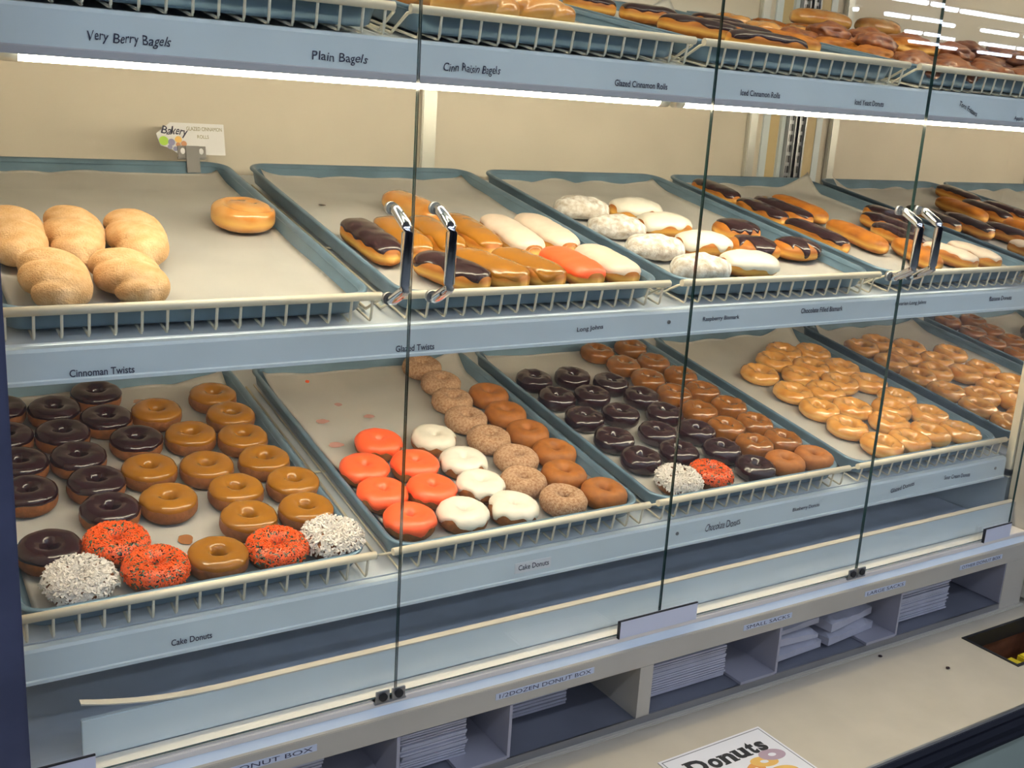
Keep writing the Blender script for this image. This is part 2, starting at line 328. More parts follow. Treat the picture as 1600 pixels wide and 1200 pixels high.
def sack(x, y, z, lx, ly, h, rz, label):
    bm = bmesh.new(); nx, ny = 14, 10; top = []; bot = []; sd = random.random() * 9
    for j in range(ny + 1):
        for i in range(nx + 1):
            X = (i / nx - .5) * lx; Y = (j / ny - .5) * ly; e = min(1, 6 * min(i / nx, 1 - i / nx, j / ny, 1 - j / ny) + .25)
            hh = h * (.55 + .45 * e) + .006 * noise.noise(Vector((X * 25, Y * 25, sd)))
            top.append(bm.verts.new((X, Y, hh))); bot.append(bm.verts.new((X, Y, 0)))
    W = nx + 1
    for j in range(ny):
        for i in range(nx):
            a = j * W + i; bm.faces.new((top[a], top[a + 1], top[a + W + 1], top[a + W])); bm.faces.new((bot[a], bot[a + W], bot[a + W + 1], bot[a + 1]))
    for i in range(nx):
        bm.faces.new((bot[i], bot[i + 1], top[i + 1], top[i])); a = ny * W + i; bm.faces.new((bot[a + 1], bot[a], top[a], top[a + 1]))
    for j in range(ny):
        a = j * W; bm.faces.new((bot[a + W], bot[a], top[a], top[a + W])); a += nx; bm.faces.new((bot[a], bot[a + W], top[a + W], top[a]))
    o = obj('paper_sack', bm, FLATB); o.location = (x, y, z); o.rotation_euler = (0, 0, rz); tag(o, label, 'paper bag', 'paper sacks in the large sacks cubby')
sack(1.29, .09, ZF + .007, .13, .17, .018, .05, 'crumpled white paper sack lying lowest on the left of the large sacks cubby')
sack(1.285, .09, ZF + .030, .13, .16, .016, -.04, 'crumpled white paper sack in the middle of the left pile, large sacks cubby')
sack(1.29, .095, ZF + .052, .125, .16, .016, .06, 'crumpled white paper sack topping the left pile in the large sacks cubby')
sack(1.435, .10, ZF + .007, .14, .18, .020, .10, 'crumpled white paper sack lying lowest on the right of the large sacks cubby')
sack(1.435, .10, ZF + .033, .14, .17, .022, .16, 'crumpled white paper sack topping the right pile in the large sacks cubby')

# ================================================================ COUNTER
ct = thing('counter', 'cream laminate counter below the display case with navy ridged bumper edge', 'counter')
ZC = -.168
hx0, hx1, hy0, hy1 = 1.69, 1.97, -.185, -.062
bm = bmesh.new()
for b_ in ((-1.0, hx0, -.272, .02), (hx1, 2.6, -.272, .02), (hx0, hx1, -.272, hy0), (hx0, hx1, hy1, .02)):
    box(bm, b_[0], b_[1], b_[2], b_[3], ZC - .03, ZC)
obj('worktop', bm, CNT, ct)
bm = bmesh.new()
prism(bm, [(-.272, ZC), (-.278, ZC - .001), (-.284, ZC - .008), (-.280, ZC - .015), (-.280, ZC - .018), (-.288, ZC - .024), (-.288, ZC - .034), (-.280, ZC - .038), (-.286, ZC - .046), (-.284, ZC - .055), (-.272, ZC - .056)], -1.0, 2.6)
obj('bumper_strip', bm, NAVY, ct)
bm = bmesh.new(); prism(bm, [(-.274, ZC + .0006), (-.270, ZC + .0006), (-.270, ZC), (-.2785, ZC - .0015)], -1.0, 2.6); obj('edge_strip', bm, STEEL, ct)
bbox('base_panel', -1.0, 2.6, -.262, -.25, -.80, ZC - .03, GREEN_CAB, ct)
bbox('back_coving', -.10, 1.95, -.028, -.0, ZC, ZC + .006, CNT2, ct, bev=.002)
# opening with a dark rim and bin below
bm = bmesh.new()
for b_ in ((hx0, hx1, hy0, hy0 + .006), (hx0, hx1, hy1 - .006, hy1), (hx0, hx0 + .006, hy0 + .006, hy1 - .006), (hx1 - .006, hx1, hy0 + .006, hy1 - .006)):
    box(bm, *b_, ZC - .03, ZC + .002)
obj('opening_rim', bm, BLACK, ct)
BROWNBOX = mat('dark_brown_bin', (.16, .06, .03), .5, var=.3, vs=20)
bm = bmesh.new()
box(bm, hx0 - .01, hx1 + .01, -.24, -.235, -.38, ZC - .031); box(bm, hx0 - .01, hx1 + .01, -.05, -.045, -.38, ZC - .031)
box(bm, hx0 - .01, hx0 - .005, -.235, -.05, -.38, ZC - .031); box(bm, hx1 + .005, hx1 + .01, -.235, -.05, -.38, ZC - .031)
box(bm, hx0 - .005, hx1 + .005, -.235, -.05, -.38, -.375); obj('bin_liner', bm, BROWNBOX, ct)
YEL = mat('yellow_carton', (.75, .58, .03), .45, var=.2, vs=30)
for i, (x, y, rz, l) in enumerate(((1.760, -.160, .03, 'left'), (1.850, -.160, -.03, 'middle'), (1.925, -.150, .0, 'right'))):
    bm = bmesh.new(); box(bm, -.036, .036, -.050, .050, 0, .165); bmesh.ops.bevel(bm, geom=bm.edges[:], offset=.003, segments=2, affect='EDGES')
    o = obj('yellow_carton', bm, YEL); o.location = (x, y, -.374); o.rotation_euler = (0, 0, rz)
    tag(o, 'yellow carton down inside the counter opening, %s of the three' % l, 'carton', 'yellow cartons in the counter opening')

# printed sign lying on the counter
sg = thing('counter_sign', 'white printed sheet headed Donuts lying on the cream counter', 'sign', loc=(.980, -.208, ZC + .0003))
sg.rotation_euler = (0, 0, .012)
bbox('sheet', -.108, .108, -.14, .098, 0, .0012, WHITEP, sg)
bm = bmesh.new()
for b_ in ((-.104, .104, .0925, .094), (-.104, .104, -.136, -.1345), (-.104, -.1025, -.1345, .0925), (.1025, .104, -.1345, .0925)): box(bm, *b_, .0012, .0015)
obj('printed_border', bm, mat('grey_ink', (.25, .25, .28), .5), sg)
# heavy slab serif heading, one mesh: letter shapes plus their serifs
bm = bmesh.new(); xx = -.076
for ch, wd, hh, ser in (('D', .034, .034, (.0, 1)), ('o', .0235, .024, ()), ('n', .026, .024, (0, 2)), ('u', .026, .024, (3, 4)), ('t', .016, .031, ()), ('s', .0185, .024, ())):
    me = text_mesh(ch, wd, hh, bold=.045); tm = bmesh.new(); tm.from_mesh(me)
    for v in tm.verts: v.co = (xx + wd / 2 + v.co.x, v.co.z + hh / 2, .0014)
    tm.to_mesh(me); tm.free(); bm.from_mesh(me); sw = .0022
    if ch == 'D': box(bm, xx - .003, xx + .012, 0, .003, .0012, .00141); box(bm, xx - .003, xx + .012, hh - .003, hh, .0012, .00141)
    if ch == 'n':
        for a in (-.0025, wd - .0095): box(bm, xx + a, xx + a + .012, 0, .003, .0012, .00141)
        box(bm, xx - .003, xx + .005, hh - .003, hh, .0012, .00141)
    if ch == 'u':
        for a in (-.003, wd - .012): box(bm, xx + a, xx + a + .009, hh - .003, hh, .0012, .00141)
        box(bm, xx + wd - .005, xx + wd + .003, 0, .003, .0012, .00141)
    xx += wd + .0025
t = obj('heading', bm, BLACK, sg); t.location = (0, .043, 0)
def disc(bm, cx, cy, z, rx, ry, n=28, rot=0, mi=0, hole=0):
    o_ = [bm.verts.new((cx + rx * math.cos(a) * math.cos(rot) - ry * math.sin(a) * math.sin(rot), cy + rx * math.cos(a) * math.sin(rot) + ry * math.sin(a) * math.cos(rot), z)) for a in [2 * math.pi * k / n for k in range(n)]]
    if hole:
        i_ = [bm.verts.new(Vector((cx, cy, z)).lerp(v.co, hole)) for v in o_]
        for k in range(n): bm.faces.new((o_[k], o_[(k + 1) % n], i_[(k + 1) % n], i_[k])).material_index = mi
    else: bm.faces.new(o_).material_index = mi
bm = bmesh.new()
disc(bm, .018, .012, .0013, .022, .014, rot=.5, hole=.3); disc(bm, .045, .022, .00135, .024, .013, rot=-.3, mi=1, hole=.3); disc(bm, .070, .030, .0014, .024, .014, rot=-.2, mi=2, hole=.3)
disc(bm, .015, -.015, .00145, .024, .014, rot=.2, mi=3, hole=.3); disc(bm, .055, -.012, .0015, .026, .015, rot=-.2, mi=1, hole=.3); disc(bm, -.03, -.01, .0014, .026, .015, mi=0, hole=.3)
obj('printed_donut_picture', bm, [mat('print_orange', (.75, .33, .08), .5), mat('print_gold', (.80, .48, .12), .5), mat('print_mauve', (.45, .33, .40), .5), mat('print_brown', (.16, .08, .10), .5)], sg)
for x, y, l in ((1.4741, -.0400, 'small dark crumb on counter near the large sacks cubby'), (1.5571, -.1281, 'small dark crumb on the middle of the counter left of opening')):
    bm = bmesh.new(); bmesh.ops.create_icosphere(bm, subdivisions=2, radius=.0035)
    for v in bm.verts: v.co = Vector((v.co.x * 1.3, v.co.y, v.co.z * .6)) * (1 + .3 * noise.noise(v.co * 400))
    o = obj('crumb', bm, CHOC, smooth=True); o.location = (x, y, ZC + .0022); tag(o, l, 'crumb')

# ================================================================ GLASS DOORS
D = .4713
HB = mat('white_hinge_block', (.70, .72, .82), .4)
DN = ['leftmost', 'second from left', 'third from left', 'rightmost']
yaw = [0, 0, DOOR3, 0]
for k in range(4):
    hinge_left = k in (0, 2)
    hx = k * D + .001 if hinge_left else (k + 1) * D - .001
    s = 1 if hinge_left else -1
    t = thing('glass_door', 'clear frameless glass door with chrome handle, %s of the four case doors' % DN[k], 'door', 'glass doors of the case', loc=(hx, 0, 0))
    t.rotation_euler = (0, 0, yaw[k])
    W_ = D - .0022
    bm = bmesh.new(); vs = box(bm, min(0, s * W_), max(0, s * W_), -.0022, .0022, .0, 1.30)
    bm.normal_update()
    for f in bm.faces: f.material_index = 0 if abs(f.normal.y) > .5 else 1
    obj('glass_pane', bm, [GLASS, GEDGE], t)
    hxx = s * (W_ - .026 - (.006 if k == 1 else 0))
    bm = bmesh.new()
    zt, zb, yo = .668, .556, -.040
    P = [Vector((0, -.003, zt)), Vector((0, -.010, zt - .002)), Vector((0, -.036, zt - .016)), Vector((0, -.0395, zt - .019)), Vector((0, yo, zt - .024)), Vector((0, yo, zb + .024)), Vector((0, -.0395, zb + .019)), Vector((0, -.036, zb + .016)), Vector((0, -.010, zb + .002)), Vector((0, -.003, zb))]
    tube(bm, [p + Vector((hxx, 0, 0)) for p in P], .0070, 16); obj('pull_handle', bm, CHROME, t)
    for z_ in (zt, zb):
        bm = bmesh.new(); tube(bm, [(hxx, .003, z_), (hxx, .009, z_)], .008, 14); obj('handle_screw_cap', bm, STEEL, t)
# catch plates at the meeting doors
for x, l in ((.4598, 'steel door catch with two round magnets where first and second doors meet'), (1.4090, 'small steel door catch where the third and rightmost doors meet')):
    t = thing('door_catch', l, 'door catch', loc=(x, -.006, -.003))
    bbox('plate', -.024, .024, -.004, .010, -.003, 0, STEEL, t, bev=.0008)
    for dx in (-.012, .012):
        bm = bmesh.new(); box(bm, dx - .010, dx + .010, -.004, -.001, 0, .016); c = obj('catch_tab', bm, STEEL, t)
        bm = bmesh.new(); tube(bm, [(dx, -.004, .008), (dx, -.0065, .008)], .0062, 16); obj('magnet', bm, BLACK, c)
for x0, x1, l in ((.857, 1.017, 'white pivot hinge block with dark edges at the foot of second and third doors'), (1.793, 1.880, 'white pivot hinge block with dark edges at the foot of the rightmost door'), (.004, .075, 'white pivot hinge block with dark edges at the foot of the leftmost door')):
    t = thing('hinge_block', l, 'hinge', loc=(x0, 0, -.003))
    bbox('block', 0, x1 - x0, -.009, -.004, 0, .030, HB, t)
    bm = bmesh.new(); box(bm, -.0015, x1 - x0, -.0095, -.0065, .0295, .0312); box(bm, -.0018, 0, -.0095, -.004, 0, .0295); obj('dark_edge', bm, BLACK, t)

# ================================================================ SHELVES with price rails
TX = {'top': [('Very Berry Bagels', .153, .8405, .088, 1, 0), ('Plain Bagels', .397, .8395, .072, 1, 0), ('Cinn Raisin Bagels', .580, .8395, .086, 1, 0), ('Glazed Cinnamon Rolls', .859, .8385, .096, 0, 0), ('Iced Cinnamon Rolls', 1.094, .8395, .084, 0, 0), ('Iced Yeast Donuts', 1.345, .8395, .072, 0, 0), ('Torn Fritters', 1.610, .844, .058, 0, .30), ('Apple Fritters', 1.785, .8335, .07, 0, 0)],
      'mid': [('Cinnoman Twists', .1125, .4748, .071, 0, 0), ('Glazed Twists', .513, .476, .058, 0, 0), ('Long Johns', .803, .4853, .048, 0, -.05), ('Raspberry Bismark', 1.065, .4873, .079, 0, 0), ('Chocolate Filled Bismark', 1.299, .491, .104, 0, 0), ('Bavarian Long Johns', 1.535, .4914, .088, 0, 0), ('Banana Donuts', 1.810, .490, .072, 0, 0)],
      'low': [('Cake Donuts', .209, .1135, .052, 0, 0), ('Cake Donuts', .732, .118, .056, 0, 0), ('Chocolate Donuts', 1.124, .1205, .082, 1, 0), ('Blueberry Donuts', 1.329, .1202, .070, 0, 0), ('Glazed Donuts', 1.599, .1216, .070, 0, -.10), ('Sour Cream Donuts', 1.771, .1215, .085, 0, .05)]}
FZ = {'top': (.8180, .8695), 'mid': (.4635, .505), 'low': (.0955, .141)}
for s in ('low', 'mid', 'top'):
    yf, zf, th = SH[s]; f0, f1 = FZ[s]
    t = thing('display_shelf', '%s sloping white laminate shelf with lettered price rail along its front' % SHN[s], 'shelf', 'sloping display shelves')
    M = frame(s); bm = bmesh.new(); box(bm, .0, XM - .006, .004, .74, -.056, -.0415, M=M); obj('deck', bm, DECK, t)
    fz = [(.062, f0), (.062, f1 - .004), (.064, f1), (.072, f1 + .0015), (.080, f1 - .002), (.075, f1 - .006), (.072, f0)]
    bm = bmesh.new(); prism(bm, fz, .008, XM - .010); fa = obj('price_rail', bm, FASC, t)
    bm = bmesh.new(); lh = .0085 if s == 'top' else .0045; prism(bm, [(.0600, f0 + .0005), (.0600, f0 + lh), (.062, f0 + lh + .0015), (.062, f0 + .0005)], .008, XM - .010); obj('rail_lip', bm, FASC if s != 'top' else mat('grey_lip', (.45, .45, .50), .4), fa)
    for (tx, x, z, wd, hand, rot) in TX[s]:
        hgt = .0135 if hand else .0088
        if tx == 'Cake Donuts' and x > .5:
            c = bbox('paper_label', x - .034, x + .032, .0612, .062, z - .009, z + .008, WHITEP, fa)
        me = text_mesh(tx, wd, hgt, jitter=.22 if hand else .0, shear=.15 if hand else 0, bold=.004 if hand else .014); me.materials.append(INK)
        l = mobj('lettering', me, fa); l.location = (x, .0612, z); l.rotation_euler = (0, rot, 0)
    for x in {'low': (1.02, 1.90), 'mid': (.955,), 'top': ()}[s]:
        bm = bmesh.new(); tube(bm, [(x, .0622, (f0 + f1) / 2 + .003), (x, .0606, (f0 + f1) / 2 + .003)], .0032, 12); obj('screw', bm, STEEL, fa)
    for x in (.0, .96, XM - .012):
        bm = bmesh.new(); box(bm, x + .002, x + .010, .08, .74, -.075, -.056, M=M); obj('shelf_bracket', bm, STEEL, t)

# tubes under the shelves; the middle shelf pair is added fill light
def tube_light(x0, x1, y, z, strength, label, n='tube_lamp'):
    t = thing('tube_light', label, 'light', 'tube lights under the shelves', loc=((x0 + x1) / 2, y, z)); h = (x1 - x0) / 2
    bm = bmesh.new(); tube(bm, [(-h, 0, 0), (h, 0, 0)], .008, 12); obj('lamp', bm, TM[strength], t)
    for sx in (-1, 1):
        bm = bmesh.new(); tube(bm, [(sx * h, 0, 0), (sx * (h + .018), 0, 0)], .009, 12); box(bm, min(sx * h, sx * (h + .02)), max(sx * h, sx * (h + .02)), -.008, .008, .0, .016); obj('socket', bm, POST, t)
TM = {TUBE_E: emit('warm_tube', TUBE_C, TUBE_E), LOW_FILL_E: emit('warm_fill_low', TUBE_C, LOW_FILL_E), TOP_E: emit('warm_tube_top', TUBE_C, TOP_E)}
tube_light(.045, .918, .094, .8195, TUBE_E, 'glowing warm fluorescent tube under the left half of the top shelf')
tube_light(.966, 1.835, .094, .8195, TUBE_E, 'glowing warm fluorescent tube under the right half of the top shelf')
tube_light(.045, .918, .094, .480, LOW_FILL_E, 'unseen warm fill tube added under the left half of the middle shelf')  # this and the next are added out of sight to brighten the lower trays
tube_light(.966, 1.835, .094, .480, LOW_FILL_E, 'unseen warm fill tube added under the right half of the middle shelf')
tube_light(.045, .918, .10, 1.28, TOP_E, 'warm fluorescent tube in the top of the case, left half')
tube_light(.966, 1.835, .10, 1.28, TOP_E, 'warm fluorescent tube in the top of the case, right half')

# ================================================================ RACKS, TRAYS, LINERS
NW = 16
def rr_loop(hw, y0, y1, r, z, n=8):
    pts = []
    for cx, cy, a0 in ((hw - r, y1 - r, 0), (-hw + r, y1 - r, 90), (-hw + r, y0 + r, 180), (hw - r, y0 + r, 270)):
        for k in range(n + 1):
            a = math.radians(a0 + 90 * k / n); pts.append((cx + r * math.cos(a), cy + r * math.sin(a), z))
    return pts
def pan_mesh():
    HW, L = .2275, .657; bm = bmesh.new(); loops = []
    for ins, z in ((.012, -.0045), (.003, -.0045), (.0, -.0025), (.0, .0), (.0015, .0015), (.006, .0015), (.009, -.001), (.017, -.019), (.021, -.0225), (.026, -.0235)):
        loops.append([bm.verts.new(p) for p in rr_loop(HW - ins, ins, L - ins, .038 - ins, z)])
    for a, b in zip(loops, loops[1:]):
        n = len(a)
        for k in range(n): bm.faces.new((a[k], a[(k + 1) % n], b[(k + 1) % n], b[k])).smooth = True
    bm.faces.new(loops[-1])
    out = [[bm.verts.new(p) for p in rr_loop(HW - ins, ins, L - ins, .038 - ins, z)] for ins, z in ((.005, -.0045), (.010, -.0265), (.015, -.0305))]
    for a, b in zip(out, out[1:]):
        n = len(a)
        for k in range(n): bm.faces.new((a[k], b[k], b[(k + 1) % n], a[(k + 1) % n])).smooth = True
    bm.faces.new(out[-1][::-1])
    bmesh.ops.remove_doubles(bm, verts=bm.verts[:], dist=.00001)
    me = bpy.data.meshes.new('sheet_pan'); bm.to_mesh(me); bm.free(); me.materials.append(PAN); return me
PANME = pan_mesh()
def wire_mesh():
    bm = bmesh.new(); tube(bm, [(0, -.0035, -.001), (0, -.0035, -.031), (0, -.0015, -.0336), (0, .003, -.0342), (0, .64, -.0342)], .0018, 6)
    me = bpy.data.meshes.new('wire'); bm.to_mesh(me); bm.free(); me.materials.append(RACK); return me
WIREME = wire_mesh()
bm = bmesh.new(); tube(bm, [(-.234, -.0035, .0002), (.230, -.0035, .0004)], .0056, 12)
RAILME = bpy.data.meshes.new('front_rail'); bm.to_mesh(RAILME); bm.free(); RAILME.materials.append(RACK)
def siderail(sx):
    x = sx * .2335
    bm = bmesh.new(); tube(bm, [(sx * .2275, -.002, -.003), (x, .004, -.0065), (x, .045, -.0365), (x, .64, -.0375)], .0022, 6)
    me = bpy.data.meshes.new('side_wire'); bm.to_mesh(me); bm.free(); me.materials.append(RACK); return me
SIDEME = [siderail(-1), siderail(1)]
bm = bmesh.new(); tube(bm, [(-.2335, .30, -.0372), (.2335, .30, -.0372)], .0017, 6)
CROSSME = bpy.data.meshes.new('cross_wire'); bm.to_mesh(CROSSME); bm.free(); CROSSME.materials.append(RACK)
WHERE = {'low': ['leftmost lower tray', 'second lower tray', 'third lower tray', 'rightmost lower tray'],
         'mid': ['leftmost middle tray', 'second middle tray', 'third middle tray', 'rightmost middle tray'],
         'top': ['leftmost top tray', 'second top tray', 'third top tray', 'rightmost top tray']}
HOLDS = {'low': ['caramel and chocolate iced cake donuts', 'orange and white iced cake donuts', 'dark chocolate and brown glazed donuts', 'golden glazed ring donuts'],
         'mid': ['five cinnamon twists and one roll', 'iced long johns', 'white and powdered bismarks', 'chocolate long johns'],
         'top': ['nothing seen from the aisle', 'golden braided rolls', 'chocolate long johns', 'heaped fritters']}
HOLDS['top'][0] = 'no pastry in view'
PANX = {'low': [.236, .726, 1.208, 1.695], 'mid': [.232, .722, 1.211, 1.698], 'top': [.238, .724, 1.206, 1.698]}
def paper_mesh(seed, back, hi_r, hi_l, i_t=0):
    random.seed(seed); nx, ny = 44, 60; bm = bmesh.new(); g = []
    for j in range(ny + 1):
        row = []
        for i in range(nx + 1):
            a = i / nx - .5; b = j / ny
            x = a * .412; y = .024 + b * (back - .024)
            z = -.0222
            e = max(0, (b - .90) / .10)
            pk = .35 + .65 * abs(noise.noise(Vector((x * 9, seed, 0)))) * 1.5
            corner = hi_r * max(0, (a - .30) / .20) ** 1.5 + hi_l * max(0, (-a - .30) / .20) ** 1.5
            z += e ** 1.4 * (.014 * pk + .028 * corner)
            s_ = max(0, (abs(a) - .46) / .04); z += s_ ** 2 * .006 * (1 + noise.noise(Vector((seed, y * 7, 3))))
            z += (.0016 if i_t == 1 else .0007) * abs(noise.noise(Vector((x * 22, y * 22, seed))))
            row.append(bm.verts.new((x, y, z)))
        g.append(row)
    for j in range(ny):
        for i in range(nx): bm.faces.new((g[j][i], g[j][i + 1], g[j + 1][i + 1], g[j + 1][i])).smooth = True
    geom = bmesh.ops.solidify(bm, geom=bm.faces[:], thickness=.0003)
    return bm
TRAYS = {}
for s in ('low', 'mid', 'top'):
    for i in range(4):
        px = PANX[s][i]
        r = thing('wire_rack', 'cream coated wire rack with front rail, holding the %s' % WHERE[s][i], 'rack', 'wire racks on the shelves', mw=frame(s, px + .001))
        mobj('front_rail', RAILME, r); mobj('side_wire', SIDEME[0], r); mobj('side_wire', SIDEME[1], r); mobj('cross_wire', CROSSME, r)
        for k in range(NW):
            o = mobj('wire', WIREME, r); o.location = (-.2185 + .437 * k / (NW - 1), 0, 0)
        p = mobj('sheet_pan', PANME); p.matrix_world = frame(s, px, .003, 0)
        tag(p, 'blue grey metal sheet pan, %s, with %s' % (WHERE[s][i], HOLDS[s][i]), 'tray', 'sheet pans on the shelves')
        hr, hl = {'low': [(.5, .0), (1.0, .1), (.2, .2), (1.3, .2)], 'mid': [(.1, .0), (.2, .3), (.3, .2), (1.2, .2)], 'top': [(0, 0), (0, 0), (1.3, 0), (0, 0)]}[s][i]
        pp = obj('paper_liner', paper_mesh(i * 3.1 + len(s) + SH[s][1] * 5, .632, hr, hl, 1 if (s, i) == ('low', 1) else 0), PAPER); pp.matrix_world = frame(s, px, .003, 0)
        tag(pp, 'pale parchment sheet lining the %s under its pastries' % WHERE[s][i], 'paper', 'parchment liners in the sheet pans')
        TRAYS[s, i] = pp
def stain(s, i, u, v, rx, ry, m_, name='glaze_stain', lab=None, h=.0012):
    bm = bmesh.new(); n = 22; c = bm.verts.new((0, 0, h)); ring = []
    for k in range(n):
        a = 2 * math.pi * k / n; q = 1 + .3 * noise.noise(Vector((math.cos(a) * 1.5 + u * 9, math.sin(a) * 1.5, v * 9)))
        ring.append(bm.verts.new((rx * q * math.cos(a), ry * q * math.sin(a), .0004)))
    for k in range(n): bm.faces.new((c, ring[k], ring[(k + 1) % n])).smooth = True
    o = obj(name, bm, m_, TRAYS[s, i], True); o.location = (u - PANX[s][i], v - .003, -.0211)
    if lab: o['label'] = lab
stain('low', 0, .2865, .585, .013, .010, DRIP); stain('low', 0, .2437, .1406, .010, .012, DRIP); stain('low', 0, .063, .175, .006, .006, DRIP)
stain('low', 0, .246, .20, .006, .004, DRIP)
stain('low', 1, .600, .606, .007, .008, OICE, 'icing_blob', 'bright orange icing blob', .004)
for u, v, a, b in ((.5654, .442, .012, .008), (.5554, .353, .013, .010), (.6568, .442, .010, .007), (.62, .50, .007, .006)): stain('low', 1, u, v, a, b, PINK, 'pink_stain', None, .0006)
stain('mid', 1, .572, .476, .006, .004, CHOC, 'chocolate_crumb'); stain('mid', 3, 1.56, .07, .012, .003, DRIP)
random.seed(11)

# name card clipped to the back of the leftmost middle tray
cm = frame('mid', PANX['mid'][0] + .164, .655, .0)
cc = thing('clip_card', 'white bakery name card in a grey clip at the back of the leftmost middle tray', 'card', mw=Matrix.Translation((.400, .7115, .667)) @ Matrix.Rotation(-.22, 4, 'X'))
bm = bmesh.new(); pr = [(-.052, .030), (-.058, .050), (-.033, .070), (.060, .070), (.060, .016), (-.008, .016), (-.022, .016), (-.036, .026)]
a = [bm.verts.new((x, 0, z)) for x, z in pr]; b = [bm.verts.new((x, .0012, z)) for x, z in pr]
bm.faces.new(a); bm.faces.new(b[::-1])
for k in range(len(pr)): bm.faces.new((a[k], b[k], b[(k + 1) % len(pr)], a[(k + 1) % len(pr)]))
bmesh.ops.recalc_face_normals(bm, faces=bm.faces[:]); crd = obj('card', bm, WHITEP, cc)
for tx, x, z, wd, h, sh, jt, mm, bo in (('Bakery', -.027, .054, .046, .019, .4, .2, INK, .012), ('GLAZED CINNAMON', .025, .0605, .062, .0065, 0, 0, mat('olive_ink', (.22, .20, .08), .6), 0), ('ROLLS', .022, .047, .020, .006, 0, 0, mat('olive_ink', (.22, .20, .08), .6), 0)):
    me = text_mesh(tx, wd, h, jitter=jt, shear=sh, bold=bo); me.materials.append(mm); t = mobj('lettering', me, crd); t.location = (x, -.0004, z)
bm = bmesh.new()
def spot(x, z, r, mi, n=14):
    vs = [bm.verts.new((x + r * math.cos(2 * math.pi * k / n), -.0005 - mi * .0001, z + r * math.sin(2 * math.pi * k / n))) for k in range(n)]
    f = bm.faces.new(vs); f.material_index = mi
spot(-.046, .038, .008, 0); spot(-.033, .036, .006, 1); spot(-.021, .041, .006, 2); spot(-.022, .032, .004, 3); spot(-.012, .034, .005, 3); spot(-.036, .028, .004, 1); spot(-.027, .025, .004, 1)
obj('fruit_picture', bm, [mat('print_green', (.38, .62, .06), .5), mat('print_violet', (.25, .24, .42), .5), mat('print_gold', (.80, .48, .12), .5), mat('print_red', (.55, .25, .12), .5)], crd)
bm = bmesh.new(); box(bm, -.024, .024, -.004, -.001, .010, .030); box(bm, -.011, .012, -.006, -.004, -.016, .030); box(bm, -.024, .024, -.001, .004, .008, .012)
obj('clip', bm, mat('grey_clip', (.16, .15, .15), .4), cc)
bm = bmesh.new()
for x in (-.016, .016): disc_n = 12; vs = [bm.verts.new((x + .004 * math.cos(2 * math.pi * k / 12), -.0043, .021 + .0055 * math.sin(2 * math.pi * k / 12))) for k in range(12)]; bm.faces.new(vs)
obj('clip_window', bm, WHITEP, cc)
# ================================================================ PASTRY SHAPES
def sgn(x, p): return math.copysign(abs(x) ** p, x)
def ring_fn(R, hole, H, seed, amp=.0009, e=2.5, puff=0.):
    rc = (R + hole) / 2; a = (R - hole) / 2; b = H / 2
    def f(s, t, off=0.):
        th = 2 * math.pi * s
        lump = 1 + .03 * noise.noise(Vector((math.cos(th) * 1.3 + seed, math.sin(th) * 1.3, seed)))
        ct, st_ = sgn(math.cos(t), 2 / e), sgn(math.sin(t), 2 / e)
        x = rc * lump + (a + off) * ct; z = b + (b + off) * st_
        if ct < 0: x = max(.0012, x)
        if z < .0005: z = .0005 if z > -.01 else 0
        p = Vector((x * math.cos(th), x * math.sin(th), z))
        d = noise.noise(p * 90 + Vector((seed, 0, 0))) * amp
        if st_ > -.5: p += Vector((math.cos(th) * ct, math.sin(th) * ct, st_)) * d
        p.z = max(p.z, .0003); return p
    return f
def loaf_fn(L, W, H, seed, ee=3.2, ec=2.4, amp=.0012, twist=0., bend=0., nb=0.):
    def f(s, t, off=0.):
        q = 2 * s - 1; k = max(0., 1 - abs(q) ** ee) ** (1 / 2.2)
        Lr = L + 2 * off
        ct, st_ = sgn(math.cos(t), 2 / ec), sgn(math.sin(t), 2 / ec)
        rr = 1.
        if twist:
            ph = t - twist * math.pi * q
            rr = .80 + .23 * abs(math.cos(ph)) ** .6
        w = (W + off) * k * rr; h = (H / 2 + off) * (.25 + .75 * k) * rr
        x = w * ct + bend * q * q * .01; z = H / 2 * (.8 + .2 * k) + h * st_
        p = Vector((x, q * Lr / 2, z))
        d = noise.noise(p * 55 + Vector((seed, 0, 0))) * amp
        p += Vector((ct, 0, st_)) * d * (1 if k > .2 else 0)
        p.z = max(p.z, .0003); return p
    return f
